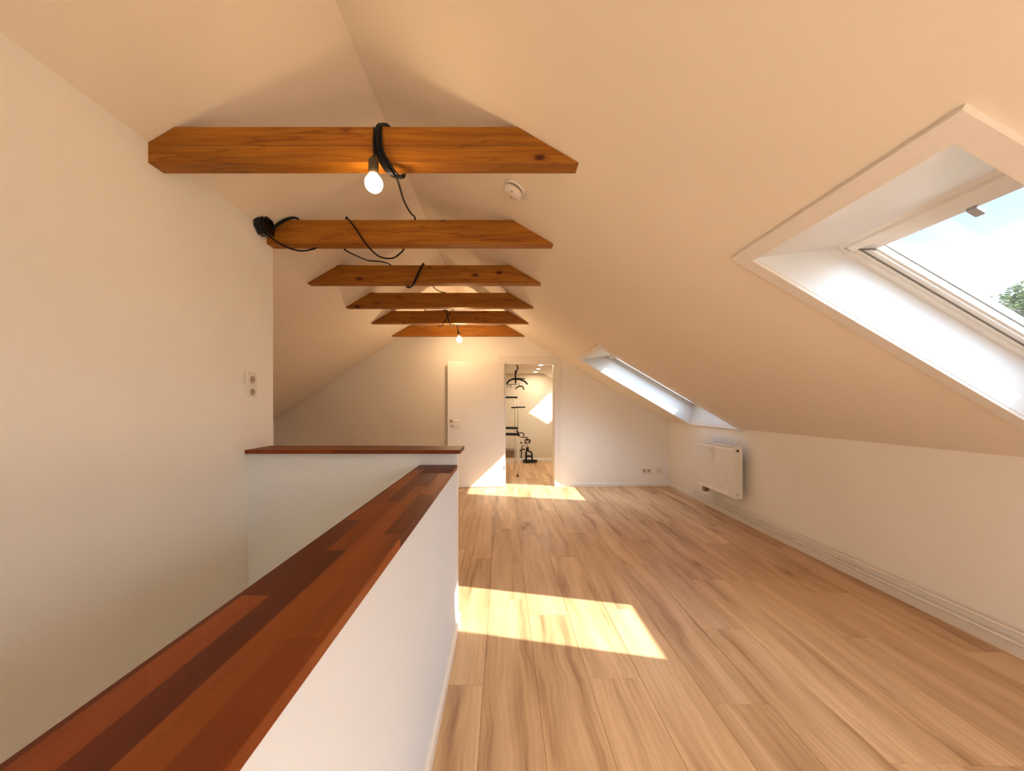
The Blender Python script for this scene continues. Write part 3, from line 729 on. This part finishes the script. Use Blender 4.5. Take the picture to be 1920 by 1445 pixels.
# smoke detector
n_ = Vector((-math.sin(math.atan(S)), 0, -math.cos(math.atan(S))))
sd = empty('smoke_detector', (0.072, 2.078, zr(0.072)), label='round white smoke detector on the sloping ceiling just behind the nearest beam', cat='smoke detector')
q = MB(); q.lathe([(0, 0), (0.062, 0), (0.062, 0.008), (0.056, 0.012), (0, 0.012)], sd.location, n_, 36); q.build('base_plate', M['plastic'], sd)
q = MB(); q.lathe([(0.050, 0.012), (0.050, 0.020)], sd.location, n_, 36); q.build('vent_gap', M['dark'], sd)
q = MB(); q.lathe([(0, 0.020), (0.056, 0.020), (0.055, 0.034), (0.046, 0.042), (0.0, 0.044)], sd.location, n_, 36); q.build('cover', M['plastic'], sd)
q = MB(); u = n_.orthogonal().normalized(); w = n_.cross(u)
q.lathe([(0, 0.0425), (0.005, 0.0425), (0.005, 0.046), (0, 0.046)], Vector(sd.location) + Vector((0, 1, 0)) * 0.028, n_, 12); q.build('test_button', M['slot'], sd)
q = MB(); q.lathe([(0, 0.041), (0.003, 0.041), (0.003, 0.046), (0, 0.046)], Vector(sd.location) - Vector((0, 1, 0)) * 0.03, n_, 12); q.build('indicator', M['dark'], sd)

# ------------------------------------------------------------------ sockets
def socket(name, c, ux, uy, nv, n, label, cat='socket', tv=False, w=0.081):
    """n gang plate centred on c; ux along the row, uy across, nv outward"""
    c, ux, uy, nv = (Vector(v) for v in (c, ux, uy, nv))
    root = empty(name, c, label=label, cat=cat)
    L_ = 0.0405 + 0.0355 * (n - 1)
    def bx(q, cu, cv, hu, hv, z0, z1, bev=0.0):
        pts = [c + ux * (cu + a * hu) + uy * (cv + b * hv) + nv * z for z in (z0, z1) for a, b in ((-1, -1), (1, -1), (1, 1), (-1, 1))]
        q.hexa(pts, bev)
    q = MB(); bx(q, 0, 0, L_, w / 2, 0, 0.010, 0.0025); q.build('cover_plate', M['cream'], root)
    for k in range(n):
        cu = (k - (n - 1) / 2) * 0.071
        q = MB(); bx(q, cu, 0, 0.0285, 0.0285, 0.0095, 0.0125, 0.001); 
        ins = q.build('socket_insert', M['plastic'], root)
        if not tv:
            q = MB(); q.lathe([(0.0, 0.0128), (0.020, 0.0128), (0.0215, 0.0135), (0.0215, 0.0122)], c + ux * cu, nv, 24); q.build('recess', M['slot'], ins)
            q = MB()
            for s_ in (-1, 1): q.lathe([(0, 0.0132), (0.003, 0.0132), (0.003, 0.0138), (0, 0.0138)], c + ux * cu + Vector((ux if abs(ux.z) < .5 else uy)) * 0.0095 * s_, nv, 10)
            q.build('pin_hole', M['dark'], ins)
        else:
            q = MB()
            for s_, r_ in ((-1, 0.0075), (1, 0.006)): q.lathe([(0, 0.0128), (r_, 0.0128), (r_, 0.0145), (0, 0.0145)], c + ux * (cu + 0.013 * s_), nv, 14)
            q.build('aerial_port', M['dark'], ins)
    return root
zs_ = H + 0.112
socket('power_socket', (xw(zs_), 2.10, zs_), (0, 0, 1), (0, 1, 0), (1, 0, 0), 2, 'white upright double power socket on the left wall above the crosswise parapet cap')
socket('power_socket', (2.25, YB, H - 1.02), (1, 0, 0), (0, 0, 1), (0, -1, 0), 2, 'white double power socket low on the back wall, left of the aerial socket', w=0.072)
socket('aerial_socket', (2.448, YB, H - 1.022), (1, 0, 0), (0, 0, 1), (0, -1, 0), 1, 'small white aerial socket with two round ports low on the back wall by the corner', tv=True)

# ------------------------------------------------------------------ radiator
RX0, RX1, RY0, RY1, RZ0, RZ1 = 2.437, 2.540, 3.925, 4.625, H - 0.990, H - 0.432
rad = empty('radiator', (2.49, 4.27, RZ0), label='white ribbed panel radiator hung on the knee wall under the far skylight', cat='radiator')
def ribpanel(xf, s_):
    q = MB(); n = 21; st = (RY1 - RY0) / n
    prof = []
    for k in range(n):
        a = RY0 + k * st
        prof += [(a, 0.0), (a + st * 0.30, 0.0), (a + st * 0.42, 0.007), (a + st * 0.88, 0.007)]
    prof.append((RY1, 0.0))
    z0, z1 = RZ0 + 0.012, RZ1 - 0.02; zi0, zi1 = z0 + 0.03, z1 - 0.03
    rows = []
    for z, f in ((z0, 0), (zi0, 0), (zi0 + 0.012, 1), (zi1 - 0.012, 1), (zi1, 0), (z1, 0)):
        rows.append([q.bm.verts.new((xf + s_ * d * f, y, z)) for y, d in prof])
    for a, b in zip(rows, rows[1:]):
        for k in range(len(prof) - 1): q.bm.faces.new([a[k], a[k + 1], b[k + 1], b[k]])
    return q
ribpanel(RX0, 1).build('front_panel', M['rad'], rad)
ribpanel(RX1, -1).build('rear_panel', M['rad'], rad)
q = MB()
n = 42
for k in range(n):
    a = RY0 + 0.015 + k * (RY1 - RY0 - 0.03) / n
    q.box((RX0 + 0.012, a, RZ0 + 0.04), (RX1 - 0.012, a + 0.002, RZ1 - 0.03))
q.build('convector_fins', M['rad'], rad)
q = MB()
q.box((RX0 - 0.001, RY0 - 0.001, RZ0), (RX1 + 0.001, RY0 + 0.0015, RZ1)); q.build('side_cover', M['rad'], rad)
q = MB(); q.box((RX0 - 0.001, RY1 - 0.0015, RZ0), (RX1 + 0.001, RY1 + 0.001, RZ1)); q.build('side_cover', M['rad'], rad)
q = MB(); q.box((RX0 - 0.001, RY0, RZ1 - 0.014), (RX0 + 0.002, RY1, RZ1)); q.box((RX1 - 0.002, RY0, RZ1 - 0.014), (RX1 + 0.001, RY1, RZ1))
for k in range(28):
    a = RY0 + 0.01 + k * (RY1 - RY0 - 0.02) / 28; q.box((RX0, a, RZ1 - 0.003), (RX1, a + 0.012, RZ1))
q.build('top_grille', M['rad'], rad)
q = MB(); q.tube([(RX0 + 0.05, RY0 - 0.001, RZ1 - 0.05), (RX0 + 0.05, RY0 - 0.009, RZ1 - 0.05)], 0.013, 16); q.build('vent_plug', M['dark'], rad)
q = MB(); q.tube([(RX0 + 0.05, RY0 - 0.001, RZ0 + 0.04), (RX0 + 0.05, RY0 - 0.010, RZ0 + 0.04)], 0.012, 16); q.build('drain_plug', M['metal'], rad)
# heat cost meter on the front
q = MB(); yc = 4.305; zc = RZ1 - 0.115
pts = [(yc - .019, zc + .075), (yc + .019, zc + .075), (yc + .019, zc - .02), (yc + .012, zc - .055), (yc, zc - .07), (yc - .012, zc - .055), (yc - .019, zc - .02)]
q.prism([(RX0 - 0.001, y, z) for y, z in pts], (-0.026, 0, 0)); bmesh.ops.bevel(q.bm, geom=q.bm.edges[:], offset=0.004, segments=2, affect='EDGES')
mt = q.build('heat_meter', M['plastic'], rad)
box('display', (RX0 - 0.0285, yc - 0.010, zc + 0.035), (RX0 - 0.0275, yc + 0.010, zc + 0.05), M['slot'], mt)
# thermostat valve block below the left end
q = MB(); q.box((RX0 + 0.015, 4.50, RZ0 - 0.055), (RX0 + 0.075, 4.555, RZ0 + 0.005), 0.004); q.build('valve_block', M['brass'], rad)
for y in (4.47, 4.44):
    q = MB(); q.tube([(2.50, y, RZ0 + 0.01), (2.50, y, RZ0 - 0.06), (2.53, y, H - 1.131 if y > 4.45 else H - 1.187)], 0.010, 12); q.build('supply_pipe', M['rad'], rad)
for z in (RZ0 + 0.1, RZ1 - 0.1):
    for y in (RY0 + 0.12, RY1 - 0.12): box('wall_bracket', (RX1, y - 0.015, z - 0.02), (XR, y + 0.015, z + 0.02), M['rad'], rad)
# ------------------------------------------------------------------ heating pipes along the skirting
for z, lab in ((H - 1.131, 'upper of two thin cream heating pipes running along the knee wall above the skirting'), (H - 1.187, 'lower of two thin cream heating pipes running along the knee wall just above the skirting')):
    root = empty('heating_pipe', (2.566, 1.5, z), label=lab, cat='pipe', group='heating pipes on the knee wall')
    q = MB(); q.tube(smooth_path([(XR + 0.01, 5.02, z), (2.585, 5.02, z), (2.568, 5.005, z), (2.566, 4.97, z)], 4) + [(2.566, YC + 0.01, z)], 0.0095, 14); q.build('pipe', M['cream'], root)
    for y in (0.3, 2.68, 4.10, 4.85):
        q = MB(); q.tube([(2.566, y - 0.009, z), (2.566, y + 0.009, z)], 0.0135, 16); q.box((2.566, y - 0.008, z - 0.006), (XR, y + 0.008, z + 0.006)); q.build('pipe_clip', M['plastic'], root)

# ------------------------------------------------------------------ side room
for k, (x, y) in enumerate(((0.68, 6.67), (0.70, 7.34), (0.71, 8.04))):
    lab = ['nearest of the three recessed spotlights in the side room ceiling', 'middle of the three recessed spotlights in the side room ceiling', 'farthest of the three recessed spotlights in the side room ceiling'][k]
    root = empty('recessed_spotlight', (x, y, H + 0.73), label='round lit ' + lab, cat='spotlight', group='ceiling spotlights in the side room')
    q = MB(); q.lathe([(0.044, 0), (0.044, 0.004), (0.036, 0.005), (0.036, 0.0)], root.location, (0, 0, -1), 24); q.build('trim_ring', M['plastic'], root)
    q = MB(); q.lathe([(0, 0.002), (0.036, 0.002), (0.036, 0.0)], root.location, (0, 0, -1), 24); q.build('lens', M['spot'], root)
# tower drying rack
YR = 6.58
dr = empty('drying_rack', (0.27, YR, 0), label='tall clothes airer with twin thin poles, dark shelves and white leg beyond the doorway', cat='clothes rack')
q = MB(); q.tube([(0.262, YR, 0.035), (0.274, YR, 0.66)], 0.012, 12, rads=[0.011, 0.014]); q.build('leg', M['plastic'], dr, label='white leg')
q = MB(); q.tube([(0.262, YR, 0.0), (0.262, YR, 0.04)], 0.015, 12); q.build('foot', M['black'], dr)
q = MB(); q.tube([(0.22, 7.25, 0.0), (0.24, 7.22, 0.70)], 0.008, 10); q.build('leg', M['metal'], dr)
for px_ in (965.5, 970.8):
    a = P(px_, 748, 6.75); b = P(px_, 812, 6.75); q = MB(); q.tube([b, a], 0.006, 10); q.build('pole', M['metal'], dr)
def rod(name, pa, pb, r, Y=6.72, m='black'):
    q = MB(); q.tube([P(*pa, Y), P(*pb, Y)], r, 10); return q.build(name, M[m], dr)
def shelf(pa, pb, dY=0.30, n=7, Y=6.65):
    q = MB(); a = P(*pa, Y); b = P(*pb, Y)
    q.tube([a, b], 0.015, 8); q.tube([a + Vector((0, dY, 0)), b + Vector((0, dY, 0))], 0.012, 8)
    for k in range(n):
        c_ = a.lerp(b, k / (n - 1)); q.tube([c_, c_ + Vector((0, dY, 0))], 0.006, 8)
    q.tube([b, b + Vector((0, dY, 0))], 0.010, 8)
    return q.build('shelf', M['black'], dr)
shelf((920, 744.5), (970, 744.5)); shelf((920, 802), (971, 803)); shelf((920, 814), (973, 815))
rod('clamp', (969, 806), (974, 818), 0.014, 6.66)
rod('hanging_bar', (958.5, 763.8), (985, 763), 0.012)
q = MB(); cable(q, [P(973, 811, 6.66), P(979, 811.5, 6.66), P(982, 813, 6.66), P(981.5, 818, 6.66)], 0.009); q.build('hook_arm', M['black'], dr)
q = MB(); cable(q, [P(975.5, 819.5, 6.70), P(985, 819.5, 6.70), P(988.5, 820.5, 6.70), P(989, 824, 6.70)], 0.008); q.build('hook_arm', M['black'], dr)
# coat hangers and ceiling hook
def hanger(name, pts, r, label, Y, hookpts):
    root = empty(name, P(*pts[len(pts) // 2], Y), label=label, cat='hanger')
    q = MB(); cable(q, [P(x, y, Y) for x, y in pts], r); q.build('shoulder_arm', M['black'], root)
    q = MB(); cable(q, [P(x, y, Y) for x, y in hookpts], 0.006); q.build('hook', M['black'], root)
    return root
hanger('coat_hanger', [(950, 721), (953, 715), (960, 711), (967, 709.5), (976, 711.5), (984, 715), (989, 720.5)], 0.015, 'wide black curved coat hanger at the top, beyond the doorway', 6.62, [(967, 711), (967, 696)])
hanger('coat_hanger', [(966.5, 729), (969, 726), (975, 724), (979.5, 724.5), (982.5, 730)], 0.012, 'small black curved hanger tilted below the wide one, beyond the doorway', 6.75, [(975, 724), (973.5, 721.5), (972.5, 718)])
hanger('coat_hanger', [(952, 727), (953, 722), (958, 720.5), (970, 720.5)], 0.006, 'thin black clip hanger below the left end of the wide hanger', 6.80, [(957.5, 720.5), (958.2, 727)])
q = MB(); cable(q, [(0.245, 6.62, H + 0.73), P(971, 690, 6.62), P(969, 694, 6.62), P(967, 700, 6.62)], 0.012); cable(q, [P(966.5, 695, 6.62), P(966.8, 719, 6.62)], 0.014)
q.box(P(962, 712, 6.60), P(974, 709, 6.64)); cable(q, [P(969, 709.3, 6.62), P(984, 710, 6.66)], 0.010)
q.build('ceiling_hook', M['black'], None, label='black stepped hook hanging from the side room ceiling, holding the coat hangers', cat='hook')
# black folding frame by the far wall
YF = 8.20
bf = empty('folding_trolley', P(993, 866, YF), label='black folding trolley frame with curved handle standing at the far wall beyond the doorway', cat='trolley')
def ft(name, pts, r, m='black', Y=YF):
    q = MB(); cable(q, [P(x, y, Y) for x, y in pts], r); return q.build(name, M[m], bf)
q = MB(); q.hexa([P(981, 866, YF - .10), P(1008, 866, YF - .10), P(1008, 866, YF - .10) + Vector((0, .2, 0)), P(981, 866, YF - .10) + Vector((0, .2, 0)), P(981, 863.6, YF - .10), P(1008, 863.6, YF - .10), P(1008, 863.6, YF - .10) + Vector((0, .2, 0)), P(981, 863.6, YF - .10) + Vector((0, .2, 0))], 0.0058)
q.build('base_plate', M['black'], bf)
ft('upright', [(986.5, 866), (986.5, 846)], 0.020); ft('upright', [(998, 864), (997.5, 852), (995, 847), (990, 845.5)], 0.017)
ft('cross_bar', [(986, 855), (998, 855)], 0.022)
ft('column', [(989, 846), (989, 838)], 0.030); ft('column', [(988.5, 840), (988.5, 829)], 0.016, 'metal')
ft('bracket', [(985, 829.5), (993, 829.5)], 0.013); ft('bracket', [(986, 825), (993, 824.5), (993, 830)], 0.016)
ft('handle', [(984.5, 832), (985, 824), (990, 823.5)], 0.010)
ft('side_arm', [(975, 846), (979, 842), (985, 842.5)], 0.013); ft('side_arm', [(978, 848), (978.5, 838), (982, 835)], 0.009)
ft('side_arm', [(975.5, 830), (979, 830)], 0.014)
ft('leg', [(978, 846), (977, 858)], 0.012)
# low box on a white base
wb = empty('storage_box', (0.10, 8.2, 0), label='low brown box on a white plinth at the far wall beyond the doorway', cat='box')
q = MB(); q.box((-0.55, 8.05, 0.13), (0.275, 8.40, 0.285), 0.004); q.build('box_body', M['box'], wb)
q = MB(); q.box((-0.54, 8.07, 0.0), (0.27, 8.39, 0.13), 0.004); q.build('plinth', M['plastic'], wb)

# ------------------------------------------------------------------ outdoors
box('ground', (-60, -60, -6.2), (90, 90, -6.0), M['ground'], kind='structure')
tree = empty('garden_tree', (20.2, 14.2, -6.0), label='yellow-green leafy tree top seen through the lower corner of the near skylight', cat='tree')
q = MB(); q.tube([(20.2, 14.2, -6), (20.3, 14.1, -2), (20.2, 14.2, 2.5), (20.3, 14.3, 5.0)], 0.3, 12, rads=[0.42, 0.32, 0.22, 0.05])
for k in range(7):
    a = k * 0.9; q.tube([(20.2, 14.2, 0.6 + k * 0.5), (20.2 + 1.5 * math.cos(a), 14.2 + 1.5 * math.sin(a), 2.0 + k * 0.5)], 0.06, 6, rads=[0.1, 0.02])
q.build('trunk', M['bark'], tree)
q = MB(); rr = random.Random(3)
blobs = [(20.2, 14.2, 4.2, 1.7), (19.6, 14.0, 3.0, 1.7), (21.2, 14.4, 3.4, 1.8), (20.4, 14.6, 2.0, 2.2), (20.0, 13.9, 5.2, 0.9), (21.0, 14.2, 5.0, 1.1), (19.5, 14.3, 1.4, 1.9)]
for _ in range(9000):
    bx_ = rr.choice(blobs); d = Vector((rr.gauss(0, 1), rr.gauss(0, 1), rr.gauss(0, 1))).normalized() * bx_[3] * (rr.random() ** 0.35)
    c_ = Vector(bx_[:3]) + d; a = Vector((rr.gauss(0, 1), rr.gauss(0, 1), rr.gauss(0, 1))).normalized() * 0.10
    b_ = a.orthogonal().normalized() * 0.05
    q.quad([c_ - a, c_ + b_, c_ + a, c_ - b_])
q.build('foliage', M['leaf'], tree)
